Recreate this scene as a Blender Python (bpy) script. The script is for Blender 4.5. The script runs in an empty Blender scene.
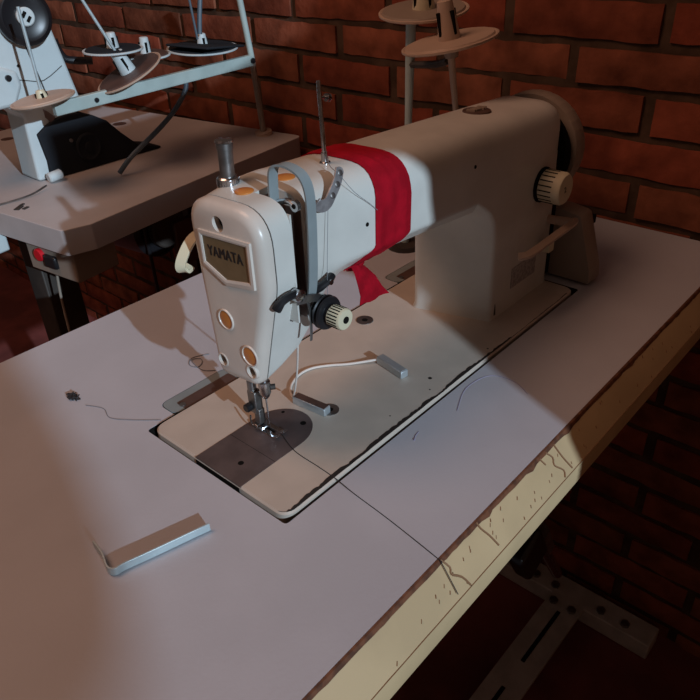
import bpy, bmesh, math, random
from mathutils import Vector, Matrix
random.seed(7)
PI=math.pi
C=bpy.context.scene.collection
S=0.001
def V(*a): return Vector(a if len(a)>1 else a[0])

# ------------------------------------------------------------------ materials
def mat(name,col,rough=0.5,metal=0.0,noise=0.0,nscale=30,bump=0.0,bscale=200,col2=None,lo=.4,hi=.6,spec=0.5,detail=6):
    m=bpy.data.materials.new(name); m.use_nodes=True; nt=m.node_tree; n=nt.nodes; l=nt.links
    b=n['Principled BSDF']; b.inputs['Roughness'].default_value=rough; b.inputs['Metallic'].default_value=metal
    b.inputs['Specular IOR Level'].default_value=spec
    b.inputs['Base Color'].default_value=(*col,1)
    tc=n.new('ShaderNodeTexCoord')
    if col2 or noise:
        nz=n.new('ShaderNodeTexNoise'); nz.inputs['Scale'].default_value=nscale; nz.inputs['Detail'].default_value=detail
        l.new(tc.outputs['Object'],nz.inputs['Vector'])
        r=n.new('ShaderNodeValToRGB'); r.color_ramp.elements[0].position=lo; r.color_ramp.elements[1].position=hi
        c2=col2 if col2 else tuple(max(0,c*(1-noise)) for c in col)
        r.color_ramp.elements[0].color=(*c2,1); r.color_ramp.elements[1].color=(*col,1)
        l.new(nz.outputs['Fac'],r.inputs['Fac']); l.new(r.outputs['Color'],b.inputs['Base Color'])
    if bump:
        nb=n.new('ShaderNodeTexNoise'); nb.inputs['Scale'].default_value=bscale; nb.inputs['Detail'].default_value=4
        l.new(tc.outputs['Object'],nb.inputs['Vector'])
        bp=n.new('ShaderNodeBump'); bp.inputs['Strength'].default_value=bump; bp.inputs['Distance'].default_value=.001
        l.new(nb.outputs['Fac'],bp.inputs['Height']); l.new(bp.outputs['Normal'],b.inputs['Normal'])
    return m
M=dict(
 paint=mat('cast_enamel',(.65,.645,.595),.32,noise=.10,nscale=18,bump=.25,bscale=60),
 cream=mat('cream_enamel',(.56,.485,.41),.42,noise=.08,nscale=25,bump=.12,bscale=90),
 face=mat('faceplate_enamel',(.66,.60,.53),.30,noise=.08,nscale=20,bump=.15,bscale=80),
 lam=mat('white_laminate',(.50,.505,.545),.45,noise=.07,nscale=9,bump=.10,bscale=300),
 chip=mat('bare_chipboard',(.16,.055,.022),.8,noise=.5,nscale=120),
 edge=mat('cream_edge_board',(.56,.405,.225),.5,noise=.12,nscale=14,bump=.15,bscale=60),
 crack=mat('edge_crack',(.24,.125,.06),.8),
 black=mat('black_plastic',(.012,.012,.014),.35),
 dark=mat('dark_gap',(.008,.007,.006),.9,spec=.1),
 chrome=mat('chrome',(.55,.56,.58),.22,1.0,noise=.25,nscale=150,bump=.1,bscale=300),
 nickel=mat('nickel_plate',(.42,.40,.40),.3,.45,noise=.3,nscale=150),
 steel=mat('worn_steel',(.30,.29,.28),.38,.9,noise=.3,nscale=90),
 plate=mat('needle_plate_steel',(.24,.20,.20),.42,.75,noise=.2,nscale=50,bump=.05,bscale=400),
 guard=mat('blue_grey_enamel',(.25,.29,.295),.4,noise=.1,nscale=40),
 gold=mat('gold_badge',(.23,.165,.085),.45,.3,noise=.1,nscale=80),
 ink=mat('black_ink',(.02,.017,.016),.5),
 orange=mat('amber_plastic',(.62,.23,.05),.35,noise=.15,nscale=90),
 ivory=mat('ivory_plastic',(.66,.60,.42),.4),
 red=mat('red_cloth',(.38,.003,.014),.85,noise=.25,nscale=60,bump=.6,bscale=120,spec=.15),
 cord=mat('white_cord',(.72,.66,.60),.7),
 thread=mat('dark_thread',(.03,.025,.025),.8),
 grey_thread=mat('grey_thread',(.2,.21,.23),.9),
 mag=mat('magnet_steel',(.50,.55,.57),.35,.55,noise=.1,nscale=60),
 sheet=mat('bent_sheet_metal',(.52,.62,.64),.38,.35,noise=.12,nscale=60),
 brown=mat('brown_steel_and_slot_shade',(.13,.075,.06),.5,.3,noise=.2,nscale=60),  # brown steel, also paints the shade inside the take-up slot
 beige=mat('beige_plastic',(.50,.36,.27),.5,noise=.08,nscale=20),
 cover=mat('taupe_plastic',(.30,.235,.185),.5,noise=.06,nscale=20),
 foam=mat('black_foam',(.02,.022,.026),.95,spec=.1),
 pale=mat('pale_green_enamel',(.42,.50,.47),.4,noise=.1,nscale=30),
 mwhite=mat('white_machine_enamel',(.58,.64,.64),.35,noise=.06,nscale=20),
 label=mat('grey_label',(.42,.40,.38),.5,noise=.35,nscale=260,lo=.45,hi=.55),
 redbtn=mat('red_button',(.60,.01,.02),.4),
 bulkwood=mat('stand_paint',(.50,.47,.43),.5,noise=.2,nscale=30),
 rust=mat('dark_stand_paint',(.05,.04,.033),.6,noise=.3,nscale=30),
 floor=mat('red_screed_floor',(.26,.065,.055),.7,noise=.45,nscale=6,bump=.4,bscale=40),
 mortar=mat('mortar',(.095,.058,.038),.95,noise=.4,nscale=25,bump=.8,bscale=80,spec=.1),
 inkmark=mat('faint_ink',(.28,.26,.38),.6),
 blocker_board=mat('blocker_board',(.5,.42,.34),.9),
 hose=mat('grey_hose',(.08,.11,.135),.5),
 cable=mat('pale_cable',(.30,.25,.2),.6),
)
def brick_mat():
    m=bpy.data.materials.new('fired_brick'); m.use_nodes=True; nt=m.node_tree; n=nt.nodes; l=nt.links; b=n['Principled BSDF']
    b.inputs['Roughness'].default_value=.9; b.inputs['Specular IOR Level'].default_value=.15
    at=n.new('ShaderNodeAttribute'); at.attribute_name='tint'
    tc=n.new('ShaderNodeTexCoord')
    nz=n.new('ShaderNodeTexNoise'); nz.inputs['Scale'].default_value=22; nz.inputs['Detail'].default_value=8; l.new(tc.outputs['Object'],nz.inputs['Vector'])
    r=n.new('ShaderNodeValToRGB'); r.color_ramp.elements[0].position=.3; r.color_ramp.elements[1].position=.7
    r.color_ramp.elements[0].color=(.13,.034,.018,1); r.color_ramp.elements[1].color=(.31,.085,.045,1)
    l.new(nz.outputs['Fac'],r.inputs['Fac'])
    mx=n.new('ShaderNodeMix'); mx.data_type='RGBA'; mx.blend_type='MULTIPLY'; mx.inputs['Factor'].default_value=1
    l.new(r.outputs['Color'],mx.inputs[6]); l.new(at.outputs['Color'],mx.inputs[7]); l.new(mx.outputs[2],b.inputs['Base Color'])
    nb=n.new('ShaderNodeTexNoise'); nb.inputs['Scale'].default_value=70; nb.inputs['Detail'].default_value=6; l.new(tc.outputs['Object'],nb.inputs['Vector'])
    bp=n.new('ShaderNodeBump'); bp.inputs['Strength'].default_value=.5; bp.inputs['Distance'].default_value=.003
    l.new(nb.outputs['Fac'],bp.inputs['Height']); l.new(bp.outputs['Normal'],b.inputs['Normal'])
    return m
M['brick']=brick_mat()

# ------------------------------------------------------------------ mesh builder (millimetres)
class MB:
    def __init__(s): s.v=[]; s.f=[]
    def add(s,vs,fs):
        o=len(s.v); s.v+=[Vector(p) for p in vs]; s.f+=[tuple(i+o for i in f) for f in fs]; return s
    def loft(s,secs,cap0=True,cap1=True,closed=True):
        n=len(secs[0]); vs=[p for q in secs for p in q]; fs=[]
        for i in range(len(secs)-1):
            for j in range(n if closed else n-1):
                a=i*n+j; b=i*n+(j+1)%n; fs.append((a,b,b+n,a+n))
        if cap0: fs.append(tuple(range(n-1,-1,-1)))
        if cap1: fs.append(tuple((len(secs)-1)*n+j for j in range(n)))
        return s.add(vs,fs)
    def box(s,c,d,rz=0,R=None):
        R=R or Matrix.Rotation(rz,3,'Z'); c=Vector(c); vs=[]
        for x in(-.5,.5):
            for y in(-.5,.5):
                for z in(-.5,.5): vs.append(c+R@Vector((x*d[0],y*d[1],z*d[2])))
        return s.add(vs,[(0,1,3,2),(4,6,7,5),(0,4,5,1),(2,3,7,6),(0,2,6,4),(1,5,7,3)])
    def bb(s,x0,x1,y0,y1,z0,z1): return s.box(((x0+x1)/2,(y0+y1)/2,(z0+z1)/2),(abs(x1-x0),abs(y1-y0),abs(z1-z0)))
    def lathe(s,p,ax,prof,n=32,ref=None,k=1.0):
        ax=Vector(ax).normalized(); u=Vector(ref) if ref else (Vector((0,0,1)) if abs(ax.z)<.9 else Vector((1,0,0)))
        u=(u-ax*u.dot(ax)).normalized(); w=ax.cross(u); p=Vector(p); secs=[]
        for t,r in prof: secs.append([p+ax*t+(u*math.cos(2*PI*i/n)+w*math.sin(2*PI*i/n)*k)*max(r,.01) for i in range(n)])
        return s.loft(secs)
    def cyl(s,a,b,r,r1=None,n=24,bev=0):
        a=Vector(a);b=Vector(b);L=(b-a).length; r1=r if r1 is None else r1
        pr=[(0,r),(L,r1)] if not bev else [(0,r-bev),(bev,r),(L-bev,r1),(L,r1-bev)]
        return s.lathe(a,b-a,pr,n)
    def tube(s,pts,r,n=10,smooth=0):
        pts=[Vector(p) for p in pts]
        if smooth: pts=spline(pts,smooth)
        secs=[];u=None
        for i,p in enumerate(pts):
            t=(pts[min(i+1,len(pts)-1)]-pts[max(i-1,0)]).normalized()
            if u is None: u=t.orthogonal().normalized()
            u=(u-t*u.dot(t)).normalized(); w=t.cross(u); rr=r if not isinstance(r,(list,tuple)) else r[min(i,len(r)-1)]
            secs.append([p+(u*math.cos(2*PI*k/n)+w*math.sin(2*PI*k/n))*rr for k in range(n)])
        return s.loft(secs)
    def strap(s,pts,wv,w,th,smooth=0):
        pts=[Vector(p) for p in pts]
        if smooth: pts=spline(pts,smooth)
        wv=Vector(wv).normalized(); secs=[]
        for i,p in enumerate(pts):
            t=(pts[min(i+1,len(pts)-1)]-pts[max(i-1,0)]).normalized(); a=(wv-t*wv.dot(t)).normalized(); n=t.cross(a)
            secs.append([p+a*w/2+n*th/2,p-a*w/2+n*th/2,p-a*w/2-n*th/2,p+a*w/2-n*th/2])
        return s.loft(secs)
    def poly(s,pts,d):   # planar polygon extruded along vector d
        d=Vector(d); return s.loft([[Vector(p) for p in pts],[Vector(p)+d for p in pts]])
    def build(s,name,m,parent=None,bevel=0,seg=2,ang=35,origin=None,flat=False):
        org=Vector(origin) if origin is not None else Vector((0,0,0))
        if parent is not None: org=Vector(parent['_o'])
        me=bpy.data.meshes.new(name); me.from_pydata([tuple((p-org)*S) for p in s.v],[],s.f)
        bm=bmesh.new(); bm.from_mesh(me); bmesh.ops.recalc_face_normals(bm,faces=bm.faces); bm.to_mesh(me); bm.free()
        me.materials.append(m)
        if not flat:
            me.shade_smooth(); me.set_sharp_from_angle(angle=math.radians(ang))
        o=bpy.data.objects.new(name,me); C.objects.link(o); o['_o']=tuple(org)
        if parent is not None: o.parent=parent
        else: o.location=org*S
        if bevel:
            b=o.modifiers.new('bevel','BEVEL'); b.width=bevel*S; b.segments=seg; b.limit_method='ANGLE'; b.angle_limit=math.radians(30)
        return o
def spline(p,k):
    out=[]; n=len(p)
    for i in range(n-1):
        a=p[max(i-1,0)];b=p[i];c=p[i+1];d=p[min(i+2,n-1)]
        for j in range(k):
            t=j/k; out.append(.5*((2*b)+(c-a)*t+(2*a-5*b+4*c-d)*t*t+(3*b-a-3*c+d)*t**3))
    out.append(p[-1]); return out
def rpoly(ctrl,k=6):
    out=[]; n=len(ctrl)
    for i in range(n):
        x,y,r=ctrl[i]; p=Vector((x,y)); a=Vector(ctrl[i-1][:2])-p; b=Vector(ctrl[(i+1)%n][:2])-p
        an=a.angle(b) if a.length and b.length else PI; t=r/math.tan(an/2); t=min(t,a.length*.49,b.length*.49)
        p0=p+a.normalized()*t; p1=p+b.normalized()*t
        for j in range(k+1):
            u=j/k; out.append(p0*(1-u)**2+p*2*u*(1-u)*1.0+p1*u*u if False else p0*(1-u)**2+p*(2*u*(1-u))+p1*u*u)
    return out
def inset(poly,d):
    n=len(poly); ar=sum(poly[i].x*poly[(i+1)%n].y-poly[(i+1)%n].x*poly[i].y for i in range(n)); sg=1 if ar>0 else -1
    out=[]
    for i in range(n):
        j=1; a=poly[i-1]
        while (poly[i]-a).length<1e-3: j+=1; a=poly[i-j]
        j=1; b=poly[(i+1)%n]
        while (poly[i]-b).length<1e-3: j+=1; b=poly[(i+j)%n]
        t=(b-a).normalized(); out.append(poly[i]+Vector((-t.y,t.x))*d*sg)
    return out
def boolean(o,cutter_mbs):
    cs=[]
    for mb in cutter_mbs:
        c=mb.build('cut',M['dark'],flat=True); cs.append(c); c.location=Vector((0,0,0))
        b=o.modifiers.new('b','BOOLEAN'); b.operation='DIFFERENCE'; b.object=c; b.solver='EXACT'
    # keep cutters in the same frame as the object
    off=Vector(o['_o'])*S
    for c in cs: c.location=(-off+ (o.parent.matrix_world.translation if False else Vector((0,0,0)))) if o.parent is None else Vector((0,0,0))
    for c in cs:
        if o.parent is None: c.location=Vector((0,0,0))
    bpy.context.view_layer.update()
    dg=bpy.context.evaluated_depsgraph_get(); me=bpy.data.meshes.new_from_object(o.evaluated_get(dg))
    o.modifiers.clear(); o.data=me; me.shade_smooth(); me.set_sharp_from_angle(angle=math.radians(35))
    for c in cs: bpy.data.objects.remove(c)
def thing(name,label,cat,loc,group=None):
    o=bpy.data.objects.new(name,None); C.objects.link(o); o.location=Vector(loc)*S; o['_o']=tuple(loc)
    o.empty_display_size=.02; return tag(o,label,cat,group)
def tag(o,label,cat,group=None):
    o['label']=label; o['category']=cat
    if group: o['group']=group
    return o
def struct(o): o['kind']='structure'; return o
def sec(ps,x): return [Vector((x,p.x,p.y)) for p in ps]

# ------------------------------------------------------------------ camera
P=dict(c=(-241.0,-388.4,392.9),yaw=42.95,pitch=32.33,roll=-2.69,f=702.7)
cam=bpy.data.cameras.new('camera'); co=bpy.data.objects.new('camera',cam); C.objects.link(co)
cam.sensor_width=36; cam.lens=36*P['f']/700; cam.clip_start=.01
ya,pi_,ro=[math.radians(P[k]) for k in('yaw','pitch','roll')]
fw=V(math.cos(ya)*math.cos(pi_),math.sin(ya)*math.cos(pi_),-math.sin(pi_)); rt=V(math.sin(ya),-math.cos(ya),0); up=rt.cross(fw)
r2=rt*math.cos(ro)+up*math.sin(ro); u2=-rt*math.sin(ro)+up*math.cos(ro)
co.matrix_world=Matrix.Translation(V(*P['c'])*S)@Matrix((r2,u2,-fw)).transposed().to_4x4()
bpy.context.scene.camera=co

# ------------------------------------------------------------------ the room
fl=MB().bb(-900,760,-900,2700,-790,-750).build('floor',M['floor'],flat=True); struct(fl)
def brick_wall():
    mb=MB(); cols=[]
    lines=[-750]; 
    z=-750
    known=[6,62,118,175,228,284,340,396,452]
    rows=[]; z=6
    while z>-750: rows.append((z-56,z)); z-=56
    rows=rows[::-1]+[(known[i],known[i+1]) for i in range(8)]
    base=rows.index((228,284))
    for i,(z0,z1) in enumerate(rows):
        off=160 if (i-base)%2==0 else 60
        y=off-213*5
        while y<2650:
            w=213+random.uniform(-5,5)
            m=random.uniform(6,9)
            a=y+m; b=y+w-m; zz0=z0+random.uniform(4,7); zz1=z1-random.uniform(4,7)
            if b>-900 and a<2700:
                xf=700+random.uniform(-2,2.5); n=8; r=3.0
                # front face as a softly irregular grid
                st=len(mb.f); ny,nz=10,3; secs=[]
                t1,t2=random.uniform(-1.6,1.6),random.uniform(-1.6,1.6)
                def pt(u,v,x): return V(x+random.uniform(-.7,.7),a+(b-a)*u,zz0+(zz1-zz0)*v+t1*(u-.5)*2+random.uniform(-1.3,1.3))
                g=[[pt(j/ny,k/nz,xf+(r if (j in(0,ny) or k in(0,nz)) else 0)) for j in range(ny+1)] for k in range(nz+1)]
                vs=[p for row in g for p in row]; W=ny+1
                fs=[(k*W+j,k*W+j+1,(k+1)*W+j+1,(k+1)*W+j) for k in range(nz) for j in range(ny)]
                per=[j for j in range(W)]+[k*W+ny for k in range(1,nz+1)]+[nz*W+j for j in range(ny-1,-1,-1)]+[k*W for k in range(nz-1,0,-1)]
                o=len(vs); vs+=[V(716,vs[i].y,vs[i].z) for i in per]; L=len(per)
                fs+=[(per[i],o+i,o+(i+1)%L,per[(i+1)%L]) for i in range(L)]
                mb.add(vs,fs); t=random.uniform(.7,1.1); h=random.uniform(.8,1.25)
                cols+= [(t,t*h,t*h,1)]*len(fs)
            y+=w
    return mb,cols
mb,cols=brick_wall()
wall=mb.build('wall_back',M['brick'],ang=50); wall.name='wall_right'
struct(wall)
at=wall.data.color_attributes.new('tint','FLOAT_COLOR','CORNER'); k=0
# faces keep their order through from_pydata
for p,cc in zip(wall.data.polygons,cols):
    for li in p.loop_indices: at.data[li].color=cc
mo=MB()
nY,nZ=120,60
vs=[V(706+random.uniform(-1.2,1.2),-900+3600*j/nY,-750+1200*k/nZ) for k in range(nZ+1) for j in range(nY+1)]
mo.add(vs,[(k*(nY+1)+j,k*(nY+1)+j+1,(k+1)*(nY+1)+j+1,(k+1)*(nY+1)+j) for k in range(nZ) for j in range(nY)])
mo.bb(712,760,-900,2700,-750,450)
m_=mo.build('mortar_bed',M['mortar'],parent=wall)
# unseen panels added on the operator's side to block the sun and shape its pool
def zx(pts,y): return [V(px+.25*y,y,h-.357*y) for px,h in pts]
def panel(name,pts,y,d=-60):
    o=MB().poly(zx(pts,y),(0,d,0)).build(name,M['blocker_board'],flat=True); struct(o); return o
panel('sun_blocker_right',[(286,-300),(283,-80),(299,-36),(318,-2),(322,25),(306,62),(270,105),(252,130),(246,155),(243,178),(236,196),(222,210),(205,228),(150,244),(95,246),(95,368),(400,374),(560,405),(600,900),(2600,900),(2600,-300)],-1000)
panel('sun_blocker_left',[(-500,-60),(-230,-42),(-168,-29),(-143,-22),(-126,-10),(-111,14),(-103,41),(-101,79),(-106,110),(-110,400),(-110,1100),(-2200,1100),(-2200,-60)],-3200)
panel('sun_blocker_low_1',[(-2200,-1500),(-2200,-285),(2600,-285),(2600,-1500)],-1100)

# ------------------------------------------------------------------ sewing table
YF=-197.0; YB=309; XR=699; XL=-620
tb=thing('sewing_table','white laminate sewing table in the foreground with a worn cream front edge','table',(60,60,-750))
top=MB().bb(XL,XR,YF,YB,-20,0).build('tabletop',M['lam'],tb,flat=True)
boolean_jobs=[]
off=Vector(tb['_o'])
def cut_local(o,mbs):   # cutters expressed in world mm
    cs=[]; bpy.context.view_layer.update()
    for mb in mbs:
        c=mb.build('cut',M['dark'],flat=True); cs.append(c)
        b=o.modifiers.new('b','BOOLEAN'); b.operation='DIFFERENCE'; b.object=c; b.solver='EXACT'
    bpy.context.view_layer.update()
    dg=bpy.context.evaluated_depsgraph_get(); me=bpy.data.meshes.new_from_object(o.evaluated_get(dg))
    o.modifiers.clear(); o.data=me; me.shade_smooth(); me.set_sharp_from_angle(angle=math.radians(35))
    for c in cs: bpy.data.objects.remove(c)
def rrect(x0,x1,y0,y1,r,k=6): return rpoly([(x0,y0,r),(x1,y0,r),(x1,y1,r),(x0,y1,r)],k)
def slab(ps,z0,z1): return MB().loft([[V(p.x,p.y,z0) for p in ps],[V(p.x,p.y,z1) for p in ps]])
cut_local(top,[slab(rrect(-1,479,-90.5,89.5,4),-15,5),slab(rrect(29,110,80,113.5,9),-3,5),slab(rrect(364,445,80,113.5,9),-3,5)])
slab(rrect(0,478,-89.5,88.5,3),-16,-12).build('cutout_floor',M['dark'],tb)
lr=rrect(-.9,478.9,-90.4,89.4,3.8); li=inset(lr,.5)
MB().loft([[V(p.x,p.y,-14.9) for p in lr],[V(p.x,p.y,-.25) for p in lr],[V(p.x,p.y,-.25) for p in li],[V(p.x,p.y,-14.9) for p in li]],False,False).build('cutout_gap_shade',M['dark'],tb)  # dark ring painting shade onto the cut-out walls round the bed
MB().tube([(196,-111,.05),(230,-98,.05),(262,-104,.05),(268,-128,.05),(258,-148,.05)],.35,5,6).build('ink_mark',M['inkmark'],tb)
MB().tube([(138,-106,.05),(144,-103,.05),(150,-102,.05)],[.4,.9,.4],5,4).build('ink_mark',M['inkmark'],tb)
MB().bb(XL,XR,YF+3,YB,-42,-20.2).build('core_board',M['bulkwood'],tb,flat=True)
# exposed brown board along the front, ragged where the laminate has chipped away
cs=[]
x=XL
while x<XR:
    w=random.uniform(.9,1.5)+(1.4 if random.random()<.05 else 0); cs.append((x,w)); x+=random.uniform(4,11)
cs.append((XR,1))
MB().loft([[V(x,YF+.05,-.15),V(x,YF-1.6-.2*w,-.6),V(x,YF-2.4-w,-2.0-w),V(x,YF-3,-8),V(x,YF+1,-8)] for x,w in cs]).build('bare_board_edge',M['chip'],tb)
MB().loft([[V(x,YF-1.8,-1.3),V(x,YF-21,-24.5),V(x,YF-22,-26.2),V(x,YF-22,-46),V(x,YF-18,-48),V(x,YF+2.9,-48),V(x,YF+2.9,-9),V(x,YF-1.5,-6)] for x in (XL,XR)]).build('edge_board',M['edge'],tb)
crk=MB()
def bev(x,t): return V(x,YF-1.8-19.2*t,-1.3-23.2*t+.45)
for x0,pts in ((46,[(0,.0),(4,.3),(2,.45),(9,.7),(12,1)]),(92,[(0,.0),(1,.2),(5,.5),(8,.85)]),(196,[(0,.05),(5,.3),(2,.5),(9,.8),(6,.98)]),(210,[(0,.05),(2,.5),(6,.95)]),(186,[(0,.05),(3,.3)])):
    crk.tube([bev(x0+a,t) for a,t in pts],.85,5,3)
for _ in range(46):
    x=random.uniform(-90,520); t=random.uniform(.12,.92); l=random.uniform(.8,2.6); crk.tube([bev(x,t),bev(x-l*.8,t+.07)],random.uniform(.25,.5),5)
crk.tube([V(x,YF-21.6,-25.0+random.uniform(-.2,.2)) for x in range(-200,699,18)],.35,5)
crk.build('cracks',M['crack'],tb)['kind']='stuff'
# stand
st=MB(); st.bb(636,684,-245,300,-748,-712); st.build('foot',M['bulkwood'],tb,bevel=2)
MB().bb(-480,-430,-245,300,-748,-712).build('foot',M['bulkwood'],tb,bevel=2)
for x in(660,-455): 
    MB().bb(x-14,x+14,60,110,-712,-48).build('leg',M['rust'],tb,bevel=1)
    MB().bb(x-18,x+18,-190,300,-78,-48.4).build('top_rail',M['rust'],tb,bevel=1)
cb=MB().bb(-430,636,-125,-62,-716,-708).build('crossbar',M['bulkwood'],tb)
for a,b in((300,410),(470,600)): MB().bb(a,b,-97,-90,-707.9,-707).build('slot',M['dark'],cb)
for x,y,z in((652,-150,-712),(652,-60,-712),(652,-20,-712),(652,-195,-712),(615,-110,-708),(615,-75,-708)): MB().cyl((x,y,z),(x,y,z+6),8,n=6).build('bolt',M['steel'],tb)

kn=thing('knee_lifter','black knee lifter bracket with a bright rod hanging under the near tabletop','knee lifter',(268,-160,-48))
MB().tube([(268,-160,-48),(268,-160,-120),(270,-160,-190)],6).build('shaft',M['rust'],kn)
MB().box((278,-160,-222),(46,22,62),R=Matrix.Rotation(-.5,3,'Y')).build('bracket',M['black'],kn,bevel=5)
MB().cyl((318,-160,-250),(377,-160,-348),7).build('rod',M['chrome'],kn)
MB().cyl((300,-160,-206),(322,-160,-252),12,n=6).build('clamp',M['steel'],kn)

# ------------------------------------------------------------------ the sewing machine
sm=thing('sewing_machine','cream industrial lockstitch sewing machine with a red cloth round its arm','sewing machine',(238,0,0))
br=rpoly([(2.6,-87.3,13),(474,-87.3,13),(474,86.5,13),(2.6,86.5,13)],8)
bi=inset(br,1.6)
bed=MB().loft([[V(p.x,p.y,-11.9) for p in br],[V(p.x,p.y,.6) for p in br],[V(p.x,p.y,2.2) for p in bi]]).build('bed',M['cream'],sm,ang=30)
def edge_loop(ps): return ps
# bright bare-metal rim and black chipped line on the bed's front edge
def rim(pts,wfun,z,name,m):
    mb=MB(); n=len(pts); secs=[]
    for i,p in enumerate(pts):
        a=pts[max(i-1,0)]; b=pts[min(i+1,n-1)]; t=(b-a).normalized(); nn=Vector((-t.y,t.x))
        o0,o1=wfun(i,p); secs.append([V(*(p+nn*o0),z),V(*(p+nn*o1),z),V(*(p+nn*o1),z+.12),V(*(p+nn*o0),z+.12)])
    mb.loft(secs); return mb.build(name,m,bed)
path=[Vector((x,-87.5)) for x in [16+i*2.5 for i in range(178)]]
corner=[Vector((15+13*math.cos(a),-74.5+13*math.sin(a))) for a in [PI*1.08+i*(PI*.42)/14 for i in range(15)]]
path=corner+path
random.seed(3)
wav=[0]; 
for i in range(len(path)): wav.append(max(0.0,min(1,wav[-1]+random.uniform(-.35,.35))))
rim(path,lambda i,p:(1.5+.5*wav[i],(3.3+3.0*wav[i]) if (i>6 and p.x<335) else 1.9+1.2*wav[i]),2.18,'chipped_paint',M['ink'])
slab([Vector((2.6,-34.5))]+[Vector((72+32.5*math.cos(a),-5.5+29*math.sin(a))) for a in [-PI/2+PI*i/30 for i in range(31)]]+[Vector((2.6,23.5))],1.5,2.5).build('needle_plate',M['plate'],sm)
for x,y,r in((22,-13,2.6),(93,-16,2.8),(93,10,1.6)): MB().cyl((x,y,2.45),(x,y,2.62),r,n=18).build('plate_screw',M['dark'],sm)
for x0,x1,y0,y1 in((66,69,-6,8),(72,73.5,-9,10),(62,63.5,-9,10)): MB().bb(x0,x1,y0,y1,2.45,2.6).build('feed_slot',M['dark'],sm)
MB().bb(41,41.5,-34.3,23.3,2.5,2.56).build('slide_plate_seam',M['ink'],sm)
for x,y,r in((122.5,-21.5,8.5),(267,60,9.5)):
    b_=MB().cyl((x,y,2.0),(x,y,2.9),r,n=32).build('bed_plug',M['steel'],sm)
    MB().cyl((x,y,2.85),(x,y,3.0),r*.35,n=12).build('plug_hole',M['dark'],b_)
for x,y,r in((220.5,-63,2.0),(205,-74,.9),(300,-78,1.1),(150,-70,.8)): MB().cyl((x,y,2.1),(x,y,2.3),r,n=10).build('paint_chip',M['ink'],bed)
# dark notches in the left edge where the slide plate overhangs
MB().bb(1.6,2.4,-33,22,-9,.4).build('slide_slot',M['dark'],sm)

# body: loft of cross-sections along x
SEC={52:((24,68,12),(-24,73,11),(-49,165,60),(-49,223,30),(32,221.5,24)),
 68:((24,71,8),(-25,80,8),(-49,165,60),(-49,223.5,24),(34,223,22)),
 85:((25,82,6),(-28,91,6),(-49,164,55),(-49,224.5,22),(34,224,18)),
 95:((28,96,8),(-31,104,8),(-49,162,45),(-49,225,22),(35,224.5,20)),
 104:((30,113,8),(-33,121,8),(-49,160,30),(-49,225,22),(36,225,22)),
 114:((33,128,8),(-33,135,8),(-49,158,20),(-49,225,24),(37,225,26)),
 130:((36,133,8),(-31,140,6),(-49,157,12),(-49,225,28),(38,225,30)),
 160:((38,133,8),(-30,140,5),(-49,156,8),(-49,224,32),(38,224,32)),
 210:((38,132,8),(-30,138,5),(-49,154,8),(-49,222,32),(39,222,32)),
 270:((39,128,8),(-30,133,5),(-49,150,8),(-49,219.5,32),(39,219.5,32)),
 330:((39,124,8),(-30,128,5),(-49,146,8),(-49,217,32),(39,217,32)),
 400:((39,120,8),(-30,124,5),(-49,142,8),(-49,214,32),(39,214,32)),
 452:((39,116,8),(-30,120,5),(-49,140,8),(-49,211,30),(39,211,30))}
secs=[sec(rpoly(SEC[x],8),x) for x in sorted(SEC)]
e=rpoly(SEC[452],8)
for dx,i_ in((466,0.6),(472,3),(475.5,8),(476.5,14)): secs.append(sec(inset(e,i_),dx))
body=MB().loft(secs).build('body',M['paint'],sm,ang=42)
cut_local(body,[MB().bb(69.5,82.5,-80,-14,126,260)])
pl=MB(); ps=[]
for z,dx,y0,y1,x1 in((0.5,-1.5,-50.5,40.5,475),(6,0,-49.6,39.2,474.5),(40,0,-49.4,39,474),(100,-1,-49.4,39,474),(116,-5,-49.4,39,473),(128,-13,-49.3,39,473),(137,-25,-49.2,38.5,473),(146,-38,-49.15,38,472),(158,-38,-49.1,38,472)):
    ps.append([V(p.x,p.y,z+1.6) for p in rpoly([(349+dx,y0,6),(x1,y0,8),(x1,y1,8),(323+dx,y1,10)],8)])
pl.loft(ps).build('pillar',M['paint'],sm,ang=42)
def chipz(pts): MB().poly([V(x,-49.9,z) for x,z in pts],(0,.6,0)).build('paint_chip',M['ink'],sm)
MB().poly([V(336.5,-4,5),V(339.3,-14,3),V(339.6,-15,8),V(337.9,-9,9),V(336.5,-4,8)],(.8,0,0)).build('paint_chip',M['ink'],sm)
chipz([(356,2.5),(360,2.5),(359.5,10),(358.5,17),(357.5,20),(356.8,12)])
MB().poly([V(388,-49.75,26),V(441,-49.75,26),V(441,-49.75,50),V(388,-49.75,50)],(0,-.5,0)).build('spec_label',M['label'],sm)
# faceplate
f0=rpoly(SEC[52],8)
fc=MB().loft([sec(inset(f0,a),x) for x,a in((50.9,0),(46,.3),(43.6,1.3),(41.9,3),(40.8,5),(40.2,7.5))]).build('faceplate',M['face'],sm,ang=40)
cut_local(fc,[MB().cyl((30,-5,207),(49,-5,207),6,n=32),MB().cyl((30,14,85.7),(49,14,85.7),4.6,n=24),MB().cyl((30,-21,88),(49,-21,88),4.6,n=24)])
MB().loft([sec(inset(f0,.7),50.6),sec(inset(f0,.7),52.3)]).build('seam_shade',M['dark'],sm)  # dark ring painting the shade in the open faceplate seam
for y,z,r in((-5,207,5.8),(14,85.7,4.4),(-21,88,4.4)): MB().cyl((46.5,y,z),(48,y,z),r).build('screw_recess',M['dark'],fc)
for y,z,r,dp in((-8,206.5,3.2,44.5),(-21.5,87.5,2.4,43.5)): MB().cyl((dp,y,z),(47,y,z),r,n=20,bev=.5).build('faceplate_screw',M['chrome'],fc)
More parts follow.
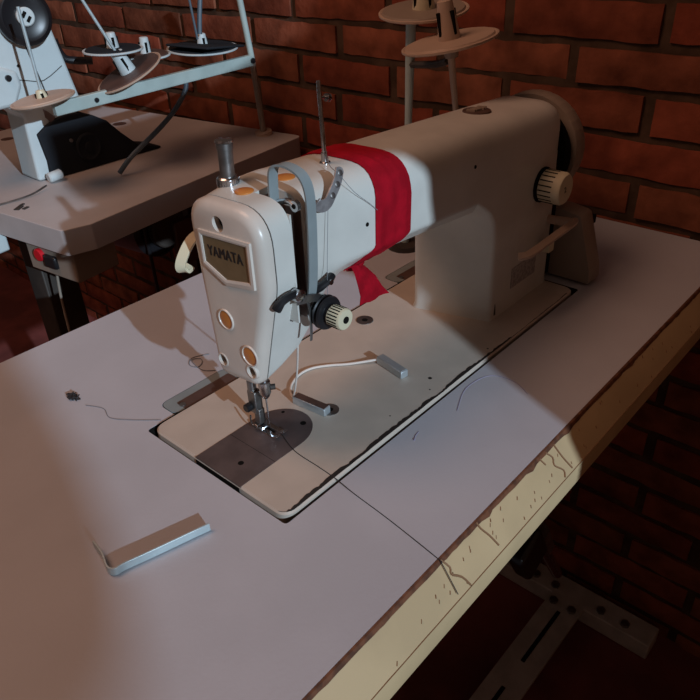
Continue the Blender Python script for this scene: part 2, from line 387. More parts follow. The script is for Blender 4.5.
for y,z,r in((14,85.7,6.2),(-21,88,6.2)):
    rg=MB()
    secs_=[[V(x,y+rr*math.cos(2*PI*i/28),z+rr*math.sin(2*PI*i/28)) for i in range(28)] for x,rr in((42.5,r+.6),(39.8,r),(39.6,r-1),(42.5,4.7))]; rg.loft(secs_,False,False); rg.build('screw_boss',M['face'],fc)
for y,z,r in((1.7,127.5,7.6),(-21.7,103.3,7.8)):
    o_=MB().lathe((40.4,y,z),(-1,0,0),[(0,r),(.5,r-.3),(.7,r-1.5),(1.1,0)],36).build('amber_plug',M['orange'],fc)
    secs_=[[V(x,y+rr*math.cos(2*PI*i/40),z+rr*math.sin(2*PI*i/40)) for i in range(40)] for x,rr in((40.2,r+1.5),(39.2,r+.9),(39.1,r+.2),(40.2,r-.2))]
    MB().loft(secs_,False,False).build('plug_rim',M['face'],o_)
bo_=[(18.2,198.5),(-39.5,201.5),(-39.2,165.5),(-33.5,164.5),(-7.2,159.8),(17.6,170.5)]
bi_=[(14.6,194.8),(-34.5,197.6),(-34.2,169.6),(-31,169.2),(-7.3,164.6),(14.6,173.6)]
bd=MB()
bd.loft([[V(x,y,z) for y,z in q] for x,q in((40.2,bo_),(38.6,[(y*.985,z*.998+.3) for y,z in bo_]),(38.3,[(a[0]*.6+b[0]*.4,a[1]*.6+b[1]*.4) for a,b in zip(bi_,bo_)]),(38.9,bi_),(40.3,bi_))],False,False)
bf=bd.build('badge_frame',M['face'],fc,ang=20)
MB().poly([V(39.6,y,z) for y,z in bi_],(.6,0,0)).build('badge_plate',M['gold'],fc)
def text_mesh(s,size,pos,xd,yd,m,parent,name,extr=.12,width=None,bold=.02,thick=0):
    cu=bpy.data.curves.new(name,'FONT'); cu.body=s; cu.size=1; cu.extrude=.01; cu.offset=bold; cu.space_character=1.07; cu.align_x='CENTER'; cu.align_y='CENTER'
    t=bpy.data.objects.new(name,cu); C.objects.link(t); bpy.context.view_layer.update()
    me=bpy.data.meshes.new_from_object(t.evaluated_get(bpy.context.evaluated_depsgraph_get())); bpy.data.objects.remove(t)
    xs=[v.co.x for v in me.vertices]; w=max(xs)-min(xs); sx=width/w if width else size
    xd=V(xd).normalized(); yd=V(yd).normalized(); nd=xd.cross(yd); org=Vector(parent['_o'])
    for v in me.vertices: v.co=(Vector(pos)-org+xd*v.co.x*sx+yd*v.co.y*size+nd*(v.co.z*extr/.01))*S
    if thick:
        b0=bmesh.new(); b0.from_mesh(me); base=b0.copy()
        for dx,dy in((thick,0),(-thick,0),(0,thick*.6)):
            m2_=me.copy()
            for v in m2_.vertices: v.co+=(xd*dx+yd*dy+nd*dx*.02)*S
            b0.from_mesh(m2_); bpy.data.meshes.remove(m2_)
        b0.to_mesh(me); b0.free(); base.free()
    me.materials.append(m); o=bpy.data.objects.new(name,me); C.objects.link(o); o.parent=parent; o['_o']=tuple(org); return o
text_mesh('YAMATA',11.5,(39.5,-9.5,184.5),(0,-1,.045),(0,.03,1),M['ink'],fc,'badge_lettering',width=38.5,bold=0.0,thick=.42)
# top plugs
for x,y,z,r in((67,-6,223.4,7),(102,-12,225.0,7.5)):
    t_=MB().lathe((x,y,z-.6),(0,0,1),[(0,r),(1.2,r),(1.8,r-1.5),(2.3,0)],32).build('amber_plug',M['orange'],sm)
# presser regulator
rgp=MB().lathe((72.5,18,218.5),(0,0,1),[(0,7.4),(1.5,8),(9,8),(10,6.8)],28)
for i in range(28):
    a=2*PI*i/28; rgp.box((72.5+8*math.cos(a),18+8*math.sin(a),223.5),(1.1,.9,7),rz=a)
rgp.build('regulator_nut',M['chrome'],sm)
MB().lathe((72.5,18,224),V(.06,.03,1),[(0,5.4),(24,5.6),(24.2,6.2),(28,6.2),(29.5,5)],28).build('pressure_regulator',M['steel'],sm)
MB().lathe((74.2,19,252.6),V(.06,.03,1),[(0,6.6),(1.6,6.8),(2.6,5)],24).build('regulator_cap',M['chrome'],sm)
# thread post on the arm
tp=MB().lathe((145,-12,222),V(-.04,-.01,1),[(0,4.6),(3.5,4.4),(4.2,3),(11,2.6),(11.2,1.75),(63,1.75),(64,1.2)],18).build('thread_post',M['chrome'],sm)
MB().cyl((143,-12,274),(152.5,-12.5,272),1.1,n=10).cyl((149.5,-12.5,272.8),(150.5,-12.5,272.6),3,n=16).cyl((152,-12.5,272.1),(153.2,-12.5,272),3,n=16).build('post_tension',M['chrome'],tp)
# three-hole thread guide
g3=[(124,-46.5,231),(117.5,-49.8,225),(110,-51.2,218),(104,-52,213.3),(97.5,-52.5,213),(92,-52.5,216.5)]
g_=MB().strap(g3,(.78,0,-.62),9,1.6,4)
g_.lathe((124,-46.5,230),(0,-1,.5),[(-.8,3.5),(.8,3.5)],20)
g_=g_.build('three_hole_guide',M['nickel'],sm,bevel=.3)
for x,y,z in((122.5,-48.3,229.7),(116,-51.2,223.5),(109.5,-52.3,217.3)): MB().lathe((x,y,z),(0,-1,.35),[(0,2.3),(.6,2.3),(.9,1.6)],16).lathe((x,y-.8,z+.2),(0,-1,.35),[(0,1.1),(.3,1.1)],12).build('guide_screw',M['steel'],g_)
# thread take-up guard
MB().strap([(74,-29,219),(74.5,-29,232),(75,-30.5,242),(76.5,-37,246),(78.5,-47,244.5),(80,-54.5,239),(80.8,-58,228),(81,-58,208),(81,-57,188),(81,-55.5,168),(81,-53,152),(81,-50,145)],(1,-.1,0),8,1.6,5).build('take_up_guard',M['guard'],sm)
MB().bb(69.6,71.2,-48.0,-16,128,214).build('slot_liner',M['paint'],sm)
lv=MB().tube([(76,-20,212),(75,-34,219),(74.5,-44,222),(74,-49,220.5)],[3.2,3,2.6,2.2],10,3)
lv.lathe((72.5,-50.3,220),(1,0,0),[(0,4),(3.5,4)],20); lv=lv.build('take_up_lever',M['chrome'],sm)
MB().lathe((72.2,-50.3,220),(1,0,0),[(0,1.8),(4.2,1.8)],14).build('lever_eye',M['dark'],lv)
# thread guides either side of the slot
q=MB().tube([(47,-50,150),(51,-52,155.5),(58,-53,157.5),(66,-53,156.5)],[3.6,3.8,3.6,3.2],10,3); q.build('thread_finger',M['black'],sm)
MB().lathe((66.5,-50,155),(0,-1,0),[(0,5),(6,5),(6.6,4)],22).bb(62.5,70.5,-57.2,-56.4,154.5,155.5).build('finger_screw',M['chrome'],sm)
MB().tube([(88,-49,149),(93,-53,152.5),(99,-54,155),(103,-53,156.5)],[3.4,3.6,3.6,3.2],10,3).build('thread_finger',M['black'],sm)
MB().lathe((98,-56,154),(0,-1,0),[(0,2.4),(1.4,2.2)],16).build('finger_screw',M['chrome'],sm)
MB().strap([(64,-54,151),(74,-56,150),(84,-55,146),(90,-53,140)],(0,0,1),6,1.2,4).build('check_spring_plate',M['steel'],sm)
MB().strap([(77,-51,146),(77.5,-53,135),(78,-52,118),(78,-51,110)],(1,0,0),2,1,3).build('thread_hook',M['steel'],sm)
MB().bb(71.3,82.4,-17,-14.2,127,219).build('slot_back_shade',M['brown'],sm)  # brown plate painting the guard's shadow into the slot
MB().bb(81.6,82.4,-46,-17,127,214).build('slot_side_shade',M['brown'],sm)  # brown strip, the same painted shade on the slot's side
# tension assembly
ax=(0,-1,0); tc=(90,-49,132)
td=MB().lathe(tc,ax,[(0,9),(5,9),(5.5,12.8),(7,13.6),(8.5,11),(9.5,11),(10.5,13.6),(12,12.8),(12.6,8),(17,8)],40).build('tension_discs',M['black'],sm)
MB().lathe(tc,ax,[(1,12.5),(3.5,12.5),(4,10)],40).build('tension_collar',M['chrome'],td)
tk=MB().lathe(tc,ax,[(15,7.6),(16,8.6),(27,8.6),(28.2,7.8),(28.4,4)],40).build('tension_knob',M['ivory'],td)
kr=MB()
for i in range(22):
    a=2*PI*i/22; kr.box((tc[0]+8.6*math.cos(a),tc[1]-21.5,tc[2]+8.6*math.sin(a)),(.5,9.5,.9),R=Matrix.Rotation(-a,3,'Y'))
kr.build('knob_grooves',M['dark'],tk)
MB().lathe(tc,ax,[(28,2.8),(29.2,2.8)],20).build('knob_nut',M['dark'],tk)
MB().tube([(82,-52,128),(86,-58,124),(92,-60,122),(90,-57,119)],.8,6,4).build('check_spring',M['chrome'],td)
# needle bar, presser bar and foot
MB().cyl((67.5,0,90),(67.5,0,46),3.4).build('needle_bar',M['chrome'],sm)
nc=MB().lathe((67.5,0,56),(0,0,-1),[(0,4.2),(1,5.2),(12,5.2),(16,3.6),(18,2.2)],24).build('needle_clamp',M['chrome'],sm)
MB().cyl((71,0,47),(76,-4,47),2.6,n=14).build('clamp_screw',M['rust'],nc)
MB().tube([(67.5,0,40),(67.5,0,12),(67.5,0,3)],[.8,.7,.25],8).build('needle',M['chrome'],sm)
MB().cyl((67,17,90),(67,17,32),4).build('presser_bar',M['steel'],sm)
MB().bb(61,73,11,23,52,68).build('bar_bracket',M['steel'],sm,bevel=1.5)
ft=MB().bb(63,71.5,10,20,17,40).bb(64,71,8,15,6,22).build('foot_shank',M['steel'],sm,bevel=1)
MB().cyl((63,17,24),(57,17,24),4,n=18,bev=.8).build('thumb_screw',M['black'],ft)
fo=MB()
for sx in(-4.2,4.2):
    fo.strap([(67.5+sx,16,5),(67.5+sx,8,3.5),(67.5+sx,-4,3.3),(67.5+sx,-11,3.8),(67.5+sx,-16,6.5)],(1,0,0),5,1.3,4)
fo.bb(61,74,9,15,3.4,7); fo.build('presser_foot',M['chrome'],ft,bevel=.3)
MB().tube([(62,18,14),(58,12,8),(60,4,6),(66,2,7)],.8,6,4).build('finger_guard',M['chrome'],ft)
# hand lifter lever behind the head
MB().strap([(62,38,183),(54,45,180),(47,46,175),(40,46,167),(37,46,161),(38,46,157.5),(41.5,46,156),(46,46,158.5)],(.6,-.75,0),8,3,4).build('hand_lifter',M['ivory'],sm,bevel=.8)
# oil gauge and dot screw on the arm
og=MB().lathe((372,-4,214),(0,0,1),[(0,15),(2.5,14),(3,10),(3.2,0)],30).build('oil_window',M['brown'],sm)
ob=MB()
for i in range(5): ob.box((364+i*4,-4+random.uniform(-2,2),217.8),(3,9,2.2),rz=random.uniform(-.5,.5))
ob.build('window_grille',M['cover'],og)
for x,z in((303,186),(150,181)): MB().cyl((x,-49.6,z),(x,-48.7,z),1.7,n=14).build('body_hole',M['dark'],sm)
# stitch length dial
sx_,sz_=438,131
sd=MB().lathe((sx_,-48.5,sz_),ax,[(0,19),(3,19)],40).build('dial_base',M['dark'],sm)
dk=MB().lathe((sx_,-52,sz_),ax,[(0,15.5),(1,17.5),(22,17.5),(25,15.5),(25.4,0)],44).build('stitch_dial',M['ivory'],sm)
kr=MB()
for i in range(20):
    a=2*PI*i/20; kr.box((sx_+17.6*math.cos(a),-61,sz_+17.6*math.sin(a)),(.6,15,1.1),R=Matrix.Rotation(-a,3,'Y'))
kr.build('dial_grooves',M['dark'],dk)
text_mesh('2',9,(sx_-2,-77.6,sz_),(1,0,.2),(-.2,0,1),M['ink'],dk,'dial_mark',bold=0)
# reverse feed lever
MB().strap([(358,-72,82),(364,-78,83),(380,-80,84),(420,-80,85.5),(462,-80,87),(468,-76,88)],(0,1,.25),8,4,4).build('reverse_lever',M['beige'],sm,bevel=1.2)
MB().cyl((463,-80,86),(463,-30,82),5).build('lever_shaft',M['beige'],sm)
MB().box((447,-60,60),(12,10,14)).build('lever_stop',M['ivory'],sm,bevel=1)
# hand wheel and belt cover at the right end
MB().lathe((480,-2,148),(1,0,0),[(0,50),(3,53),(8,53),(11,46)],48).build('hand_wheel',M['dark'],sm)
cvp=rpoly([(60*math.cos(t),152+58*math.sin(t),4) for t in [math.radians(-20+i*11) for i in range(21)]]+[(-40,95,10),(45,95,10)],3)
MB().bb(476.2,489.8,-44,30,6,105).build('belt_gap_shade',M['dark'],sm)  # dark block filling the gap in place of its shade
bc=MB().loft([[V(x,p.x,p.y) for p in inset(cvp,i_)] for x,i_ in((492,1.2),(495,0),(510,0),(515,2.5),(517,6))]).build('belt_cover',M['cover'],sm,ang=40)
gd=rpoly([(-97,3,5),(-95,22,5),(-76,84,7),(-52,88,7),(20,88,5),(40,3,5)],4)
gl=MB().loft([[V(x,p.x,p.y) for p in inset(gd,i_)] for x,i_ in((490,1),(492,0),(516,0),(519,2))]).build('lower_belt_cover',M['cover'],sm,ang=40)
MB().lathe((509,-52,148),(.3,-1,.1),[(0,3.2),(6,3.2)],16).build('cover_hole',M['dark'],bc)
MB().bb(516.5,526,-79,-66,66,76).build('cover_lug',M['dark'],gl,bevel=1)
# hinges in the table cut-outs
for x0 in(29,364):
    hg=slab(rrect(x0+1,x0+80,88.8,112.5,8),-2.8,.3).build('hinge',M['guard'],sm)
    slab(rrect(x0+12,x0+76,87.3,102,2),.25,.6).build('hinge_leaf',M['brown'],hg)
    MB().cyl((x0+14,95,.5),(x0+14,95,1.4),3,n=14).build('hinge_screw',M['steel'],hg)

# ------------------------------------------------------------------ red cloth
def arm_pts(x): 
    ks=sorted(SEC); 
    for a,b in zip(ks,ks[1:]):
        if a<=x<=b:
            t=(x-a)/(b-a); A=inset(rpoly(SEC[a],8),-.9); B=inset(rpoly(SEC[b],8),-.9); return [p*(1-t)+q_*t for p,q_ in zip(A,B)]
rc=thing('red_cloth','strip of red cloth tied round the arm of the cream sewing machine','cloth',(180,0,130))
N=len(rpoly(SEC[52],8)); random.seed(11)
# band edges as functions of position round the section, from lower back over the top to the lower front
def band(u):
    # u : 0..N-1 index in section ; returns left and right x for points (corner groups A,B,C,D,E)
    g=u/9.0
    L=[(0,168),(1,143),(1.5,140),(2,150),(2.6,158),(3,160),(3.5,163),(4,160),(4.5,155),(5,168)]
    Rr=[(0,196),(1,163),(1.5,172),(2,194),(2.6,203),(3,206),(3.5,204),(4,198),(4.5,194),(5,196)]
    def f(T):
        for (a,p),(b,q_) in zip(T,T[1:]):
            if a<=g<=b: return p+(q_-p)*(g-a)/(b-a)
        return T[-1][1]
    return f(L),f(Rr)
K=9; cl=MB(); ring=[]
for i in range(N):
    xl,xr=band(i); row=[]
    for k in range(K+1):
        x=xl+(xr-xl)*k/K; p=arm_pts(x)[i]; c=Vector((-4,180)); n=(p-c).normalized()
        wr=.9*math.sin(k*2.1+i*.22)+.7*math.sin(k*4.3-i*.35)+.5
        if k in(0,K): wr*=.25
        p=p+n*max(wr,0)*.9
        row.append(V(x+random.uniform(-.3,.3),p.x,p.y))
    ring.append(row)
vs=[p for r in ring for p in r]; W=K+1
inner=[p-(Vector((0,(p.y+4),(p.z-180))).normalized()*.7) for p in vs]
fs=[(i*W+k,i*W+k+1,((i+1)%N)*W+k+1,((i+1)%N)*W+k) for i in range(N) for k in range(K)]
n0=len(vs); fs2=[tuple(a+n0 for a in f[::-1]) for f in fs]
rimf=[(i*W,((i+1)%N)*W,((i+1)%N)*W+n0,i*W+n0) for i in range(N)]+[(i*W+K,i*W+K+n0,((i+1)%N)*W+K+n0,((i+1)%N)*W+K) for i in range(N)]
cl.add(vs+inner,fs+fs2+rimf); cl.build('wrapped_band',M['red'],rc,ang=60)
MB().lathe((160,-24,136),(1,-.3,0),[(-9,2),(-7,5),(0,6.5),(7,5),(10,2)],16,k=.7).build('knot',M['red'],rc,ang=80)
def tail(outl,name,th=.7,thick=.8):
    mb=MB(); rows=[]
    for i,(a,b) in enumerate(outl):
        a=V(a);b=V(b); rows.append([a+(b-a)*(k/6)+V(1,1,0)*.0+V(-.6,-.8,0)*(1.8*math.sin(k*1.7+i*.9)) for k in range(7)])
    sec_=[r+[p+V(.5,.8,.1) for p in r[::-1]] for r in rows]
    mb.loft(sec_); return mb.build(name,M['red'],rc,ang=70)
tail([((156,-26,136),(166,-26,135)),((158,-27,126),(177,-25,125)),((161,-27,115),(189,-24,113)),((165,-26,103),(200,-22,98)),((164,-26,94),(209,-22,88)),],'hanging_tail')
tail([((150,-30,139),(166,-27,135)),((152,-31,133),(170,-28,130))],'knot_fold')

# ------------------------------------------------------------------ small things on the tables
mg=thing('magnetic_seam_guides','two small metal magnet blocks joined by a white cord on the machine bed','seam guide',(160,-20,2.3))
def block(x,y,ang,l=38,w=9,h=8):
    R=Matrix.Rotation(ang,3,'Z'); z0=2.4
    b_=MB().box((x,y,z0+h/2),(l,w,h),R=R).build('magnet_block',M['mag'],mg,bevel=.8)
    MB().box((x,y,z0+h+.15),(l-2.5,w-1.6,.4),R=R).build('block_face',M['brown'] if x<150 else M['mag'],b_)
A1=math.atan2(-44,4); 
block(114,-6,math.atan2(-42,4)); block(209,-25,math.atan2(-41,-8))
MB().tube([(111,13,6),(117,24,3.8),(128,34,3.8),(145,40,3.8),(160,38,3.8),(175,27.5,3.8),(190,13,3.8),(211,-6,6)],1.25,8,6).build('cord',M['cord'],mg)
es=MB().tube([(84,-28,100),(85,-27,90),(94,-13,55),(103,3,22),(109,13,11.2)],.9,7,5).build('white_elastic',M['cord']); 
tag(es,'thin white elastic string hanging from the machine head down to the nearer magnet block','string')
ls=MB().strap([(-107.5,0,7),(-109,-14,5.6),(-113,-26,4.6),(-111,-32,4.2),(-104,-33,4.2),(-85,-38.5,4.2),(-41,-50.5,4.2)],(0,0,1),7.0,1.5,3).build('metal_strip',M['sheet'],bevel=.3,origin=(-80,-36,.4))
tag(ls,'small L-shaped bent metal strip lying alone on the white table in front','metal strip')
t=MB().tube([(69,-14,3.2),(61,-38,2.9),(59.5,-66,2.8),(57.8,-89,2.8),(56,-110,.6),(52,-148,.5),(45,-197,.4),(44.5,-201.5,-1.8),(43,-217,-20.5)],.36,6,5).build('loose_thread',M['thread']); tag(t,'long black thread running from the presser foot to the front table edge','thread')
t=MB().tube([(-16,168,.5),(-8,150,.5),(-12,132,.5),(0,112,.5),(16,92,.5)],.35,5,5).build('loose_thread',M['grey_thread']); tag(t,'faint grey thread on the table left of the machine bed','thread')
t=MB().tube([(116,146,.5),(100,154,.5),(90,146,.5),(92,136,.6),(100,138,.6),(104,146,.8),(96,150,.9),(92,128,.6),(100,116,.6)],.45,5,6).build('loose_thread',M['grey_thread']); tag(t,'looped scrap of blue grey thread beside the left bed hinge','thread')
mb=MB(); random.seed(5)
for _ in range(26):
    a=V(-17+random.uniform(-3,3),188+random.uniform(-6,6),.6+random.uniform(0,2)); mb.tube([a,a+V(random.uniform(-3,3),random.uniform(-4,4),random.uniform(-.3,2)),a+V(random.uniform(-3,3),random.uniform(-5,5),0)],.6,5,4)
t=mb.build('lint_tuft',M['thread']); tag(t,'tiny dark tuft of lint lying on the open white table at left','lint')
th=MB(); th.tube([(121,-48.7,230),(133,-28,229),(145,-13,240)],.3,5,4); th.tube([(104,-52.5,213),(98,-54,170),(93,-57,146)],.2,5,4); 
th.tube([(121,-49,229),(135,-50.3,212),(152,-50.3,198),(163,-50.3,188)],.22,5,3)
t=th.build('upper_thread',M['grey_thread']); tag(t,'fine sewing thread running through the three-hole guide on the machine head','thread')

# ------------------------------------------------------------------ thread stands
def spool_disc(parent,c,n,r,m1,m2,rough=0):
    c=V(c); b_=MB().lathe(c,n,[(0,r*.5),(0.2,r-1),(1.2,r),(3,r),(3.4,r-2),(2.2,r-4),(2.2,0)],44).build('spool_disc',m1,parent)
    MB().lathe(c,n,[(2.3,r-3.5),(4.6,r-5),(5,0)],44).build('foam_pad',m2,b_); return b_
def cone(parent,c,n,m,h=32,r0=11,r1=7):
    o_=MB().lathe(c,n,[(4,r0),(6,r0),(h,r1),(h+1,r1-1.5)],24).build('cone_holder',m,parent)
    mb=MB(); n=V(n).normalized(); u=n.orthogonal().normalized()
    for k in range(4):
        a=Matrix.Rotation(k*PI/2+.5,3,n)@u; mb.box(V(c)+n*(h*.5)+a*(r0*.84),(3.4,3.4,h*.55),R=(V(0,0,1).rotation_difference(n)).to_matrix())
    mb.build('cone_slot',M['dark'],o_); return o_
s1=thing('thread_stand','beige thread stand with two spool discs standing behind the cream sewing machine','thread stand',(456,150,0))
MB().cyl((456,150,0),(456,150,7),24,n=32).build('base',M['rust'],s1)
MB().lathe((456,150,6),(0,-.03,1),[(0,5.5),(165,4.4),(240,5.8),(278,5.8)],18).build('pole',M['pale'],s1)
nA=V(-.12,-.03,1); d_=spool_disc(s1,(480,142,285),nA,52,M['beige'],M['cover']); cone(d_,(480,142,285),nA,M['ivory'],30,13,9)
MB().tube([(456,143,268),(466,142,276),(480,142,284)],4,8,3).build('bracket',M['rust'],s1)
MB().tube([(456,145,232),(446,100,238),(433,74,246)],4,8,3).build('bracket',M['rust'],s1)
nB=V(-.12,.13,1); nBn=nB.normalized(); cB=V(430,70,264)
d_=spool_disc(s1,cB,nB,52,M['beige'],M['beige']); cone(d_,cB,nB,M['beige'],42,12,8)
MB().tube([cB-nBn*3,(446,70,190),(458,70,100)],[4.2,3.2,2.6],12).build('spool_stem',M['beige'],s1)
MB().cyl(cB+nBn*42,cB+nBn*72,2.4,n=12).build('spool_pin',M['sheet'],s1)
MB().cyl(cB-nBn*1,cB-nBn*14,10,7,n=18).build('hub',M['cover'],s1)

# ------------------------------------------------------------------ second table and machine
YAW=math.radians(7.6); O2=V(165,503,30); ex=V(math.cos(YAW),math.sin(YAW),0); ey=V(-math.sin(YAW),math.cos(YAW),0)
def T(a,b,z): return O2+ex*a+ey*b+V(0,0,z)
t2=thing('sewing_table','second sewing table at back left against the bricks with a thick rounded edge','table',(420,800,-750))
pf=rpoly([(0,16,8),(38,0,12),(526,0,14),(526,590,8),(0,590,20)],8)
MB().loft([[T(p.x,p.y,z) for p in q_] for z,q_ in((-38,pf),(-.8,pf),(0,inset(pf,.8)))]).build('tabletop',mat('cream_laminate',(.50,.46,.45),.5,noise=.1,nscale=12),t2,ang=30)
for a in(60,480):
    pass
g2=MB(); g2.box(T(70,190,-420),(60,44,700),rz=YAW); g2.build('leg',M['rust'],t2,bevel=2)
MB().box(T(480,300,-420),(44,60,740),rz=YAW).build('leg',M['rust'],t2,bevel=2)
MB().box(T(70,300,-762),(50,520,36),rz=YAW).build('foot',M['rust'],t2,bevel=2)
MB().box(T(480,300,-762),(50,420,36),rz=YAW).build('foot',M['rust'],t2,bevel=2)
MB().box(T(275,190,-330),(380,12,70),rz=YAW).build('crossbar',M['bulkwood'],t2,bevel=1)
d=MB()
for a,b,r in((25,150,8),(30,140,5),(36,158,4)): d.box(T(a,b,.8),(r*2,r,1.4),rz=random.uniform(0,2))
d.build('hinge_mark',M['rust'],t2)
for a,b,r in((330,430,20),(430,400,14),(250,520,12)): MB().lathe(T(a,b,-.5),(0,0,1),[(0,r),(.9,r),(1.2,r-2)],24).build('table_plug',M['brown'],t2)
mp=MB(); mp.cyl(T(300,170,-130),T(300,290,-130),62,n=36,bev=8); mo2=thing('motor','black clutch motor hanging under the second sewing table','motor',tuple(T(300,230,-40)))
mp.build('motor_body',M['black'],mo2)
MB().box(T(300,230,-55),(90,70,30),rz=YAW).build('mounting_bracket',M['rust'],mo2,bevel=2)
MB().cyl(T(300,150,-130),T(300,168,-130),40,n=32,bev=3).build('pulley',M['rust'],mo2)
MB().box(T(415,90,-66),(50,50,50),rz=YAW).build('pale_housing',M['pale'],mo2,bevel=4)
MB().box(T(250,80,-56),(40,20,22),rz=YAW).build('cable_clamp',M['pale'],mo2,bevel=4)
MB().box(T(380,150,-170),(150,14,90),rz=YAW).build('belt_guard',M['brown'],mo2,bevel=3)
MB().tube([T(190,120,-48),T(230,150,-75),T(250,160,-110),T(260,170,-400)],3.5,8,4).build('motor_cable',M['black'],mo2)
sb=thing('switch_box','small switch box with red and black buttons under the second table corner','switch',tuple(T(40,80,-60)))
bx=MB().box(T(45,75,-63),(74,112,45),rz=YAW).build('box',M['cover'],sb,bevel=2)
MB().cyl(T(9,98,-56),T(2,98,-56),10,n=20,bev=1.5).build('red_button',M['redbtn'],sb)
MB().box(T(6,73,-62),(8,28,20),rz=YAW).build('black_button',M['black'],sb,bevel=3)
text_mesh('STOP',3.2,tuple(T(1.9,98,-56)),(math.sin(YAW),-math.cos(YAW),0),(0,0,1),M['cord'],sb,'button_mark',width=9,bold=0) if False else None
MB().tube([T(20,90,-84),T(20,100,-150),T(16,96,-260),T(22,90,-420)],2,7,5).build('cable',M['cable'],sb)
s3=thing('switch_box','pale switch box with a red button at the far left edge of the photo','switch',tuple(T(-20,260,-60)))
MB().box(T(-8,215,-55),(40,60,30),rz=YAW).build('box',M['mwhite'],s3,bevel=3)
MB().box(T(-26,262,-55),(30,40,26),rz=YAW).build('red_button',M['redbtn'],s3,bevel=4)

# second machine, seen from its hand-wheel side
m2=thing('sewing_machine','white overlock style machine with a black hand wheel on the back table','sewing machine',(290,790,30))
def XZ(mb,pts,y,d): return mb.poly([V(x,y,z) for x,z in pts],(0,d,0))
XZ(MB(),[(249,31),(290,31),(325,95),(355,140),(334,251),(328,350),(120,350),(120,200),(235,150),(253,136)],742,60).build('body',M['mwhite'],m2,bevel=5,seg=3)
XZ(MB(),[(150,150),(246,152),(263,180),(261,200),(240,210),(120,216)],736,30).build('front_block',M['mwhite'],m2,bevel=6,seg=3)
MB().cyl((243,736,194),(243,732,194),4.5,n=18).build('block_screw',M['black'],m2)
MB().cyl((266,742,207),(266,740,207),2.2,n=12).build('body_screw',M['black'],m2)
MB().tube([(278,741.6,330),(283,741.6,250),(294,741.6,185),(300,741.6,150)],1.1,6,3).build('body_seam',M['rust'],m2)
MB().tube([(252,741.6,190),(275,741.6,184),(300,741.6,180),(335,741.6,196)],.7,6,3).build('body_seam',M['rust'],m2)
hw=MB().lathe((291,750,272),(-.15,-1,.05),[(0,28),(4,36),(10,40),(26,40),(30,37),(32,33),(29,28),(28,10)],44).build('hand_wheel',M['black'],m2)
MB().lathe((291,750,272),(-.15,-1,.05),[(27,13),(33,13),(34.5,11.5),(34.8,0)],28).build('wheel_hub',M['mwhite'],hw)
for hx,hz in((283,277),(289,270)): MB().box((hx,715.5,hz),(4.5,2,9),R=Matrix.Rotation(.7,3,'Y')).build('hub_slot',M['dark'],hw)
cvr=[(268,31),(300,31),(484,31),(484,34),(440,46),(410,75),(388,100),(365,114),(344,122),(322,124),(298,121),(282,114),(265,104),(270,60)]
XZ(MB(),cvr,735,50).build('belt_cover',M['foam'],m2,bevel=7,seg=3)
MB().lathe((344,734,67),(0,-1,0),[(-1,23),(2,23),(3,20),(1,17),(1,8),(3,7),(3,0)],36).build('cover_boss',M['foam'],m2)
MB().lathe((316,734,84),(0,-1,0),[(-1,3),(1.5,3),(2,2)],16).build('cover_screw',M['steel'],m2)
MB().tube([(346,770,230),(352,768,208),(360,760,199),(390,742,195)],[7,6,6,6],10,3).build('black_handle',M['black'],m2)
MB().strap([(262,752,150),(275,748,142),(290,742,130),(296,738,120)],(0,0,1),10,3,3).build('brown_arm',M['brown'],m2)
MB().cyl((256,722,39),(280,722,41),8,n=20,bev=2).build('pale_knob',M['mwhite'],m2)
MB().tube([(120,700,31.5),(160,690,32),(206,688,33),(240,700,36)],1.6,6,4).build('thin_rod',M['steel'],m2)

# its thread stand
s2=thing('thread_stand','pale green thread stand with tilted spool discs over the second table','thread stand',(652,640,30))
MB().cyl((652,640,30),(651,640,37),16,n=24).build('base',M['beige'],s2)
MB().tube([(652,640,30),(642,640,165)],5.5,16).build('lower_pole_shaded',M['cover'],s2)  # same post as above; taupe paints in the shade below the beam
MB().tube([(642,640,165),(620,640,330)],5.5,16).build('upper_pole',M['pale'],s2)
bm_=MB().box((449,640,161.5),(388,10,19),R=Matrix.Rotation(math.radians(-1),3,'Y')).build('beam',M['pale'],s2,bevel=1.2)
MB().cyl((638,634,165),(638,631,165),5,n=6).cyl((322,634.5,159),(322,632,159),3.5,n=14).build('beam_bolt',M['black'],s2)
def holder(c,n,r,m1,m2,cm,ch=30,pin=None,cr=(10,7),pd=None):
    b_=spool_disc(s2,c,n,r,m1,m2)
    if cm: cone(b_,c,n,cm,ch,*cr)
    nn=V(n).normalized()
    if pd: nn=V(pd).normalized()
    if pin: MB().cyl(V(c)+nn*5,V(c)+nn*pin,2.3,n=12).build('spool_pin',M['sheet'],b_)
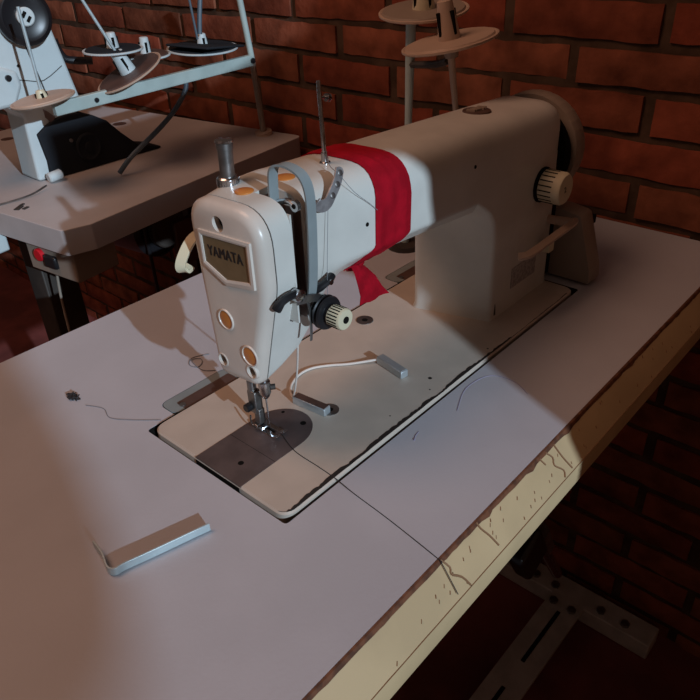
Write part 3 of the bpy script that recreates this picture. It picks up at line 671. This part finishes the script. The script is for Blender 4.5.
holder((243,640,173),(-.10,.06,1),46,M['beige'],M['beige'],M['ivory'],14,122,(8,6),(0,.02,1))
holder((387,668,216),(.0,-.02,1),46,M['mwhite'],M['foam'],M['mwhite'],26)
holder((391,640,184),(-.42,.13,1),56,M['beige'],M['brown'],M['mwhite'],36,122,(13,10))
holder((458,690,196),(0,-.05,1),40,M['mwhite'],M['brown'],M['mwhite'],28,None,(9,7))
holder((548,655,196),(.0,-.05,1),60,M['mwhite'],M['foam'],M['mwhite'],24,None)
MB().box((546,642,203),(104,86,4),R=Matrix.Rotation(.12,3,'Y')@Matrix.Rotation(.25,3,'Z')).build('foam_sheet',M['foam'],s2,bevel=3)
MB().tube([(535,640,222),(540,640,250),(552,640,300)],4,10,3).tube([(529,640,215),(522,640,300)],2,8).build('hanging_pin',M['hose'],s2)
MB().tube([(493,640,155),(488,640,140),(462,640,115),(425,640,92),(368,645,60),(345,655,36)],4,10,6).build('oil_hose',M['hose'],s2)

# ------------------------------------------------------------------ light
sun=bpy.data.lights.new('sun','SUN'); sun.energy=2.35; sun.angle=math.radians(.7); sun.color=(.76,.96,1.16)
so=bpy.data.objects.new('sun',sun); C.objects.link(so); so.rotation_euler=V(.25,1,-.357).to_track_quat('-Z','Y').to_euler(); so.location=(-.5,-3,2)
al=bpy.data.lights.new('warm_fill','AREA'); al.energy=8; al.size=.7; al.color=(1,.56,.38)  # soft warm fill added for the ambient light, no real fixture
ao=bpy.data.objects.new('warm_fill',al); C.objects.link(ao); ao.location=(-.4,.5,1.5); ao.rotation_euler=(V(.2,.15,0)-ao.location).to_track_quat('-Z','Y').to_euler()
w=bpy.data.worlds.new('world'); bpy.context.scene.world=w; w.use_nodes=True
bg=w.node_tree.nodes['Background']; bg.inputs['Color'].default_value=(.92,.60,.48,1); bg.inputs['Strength'].default_value=.062
vs_=bpy.context.scene.view_settings; vs_.view_transform='Standard'; vs_.look='None'; vs_.exposure=0; vs_.gamma=1; vs_.use_curve_mapping=False
for o in list(bpy.data.objects):
    if '_o' in o: del o['_o']
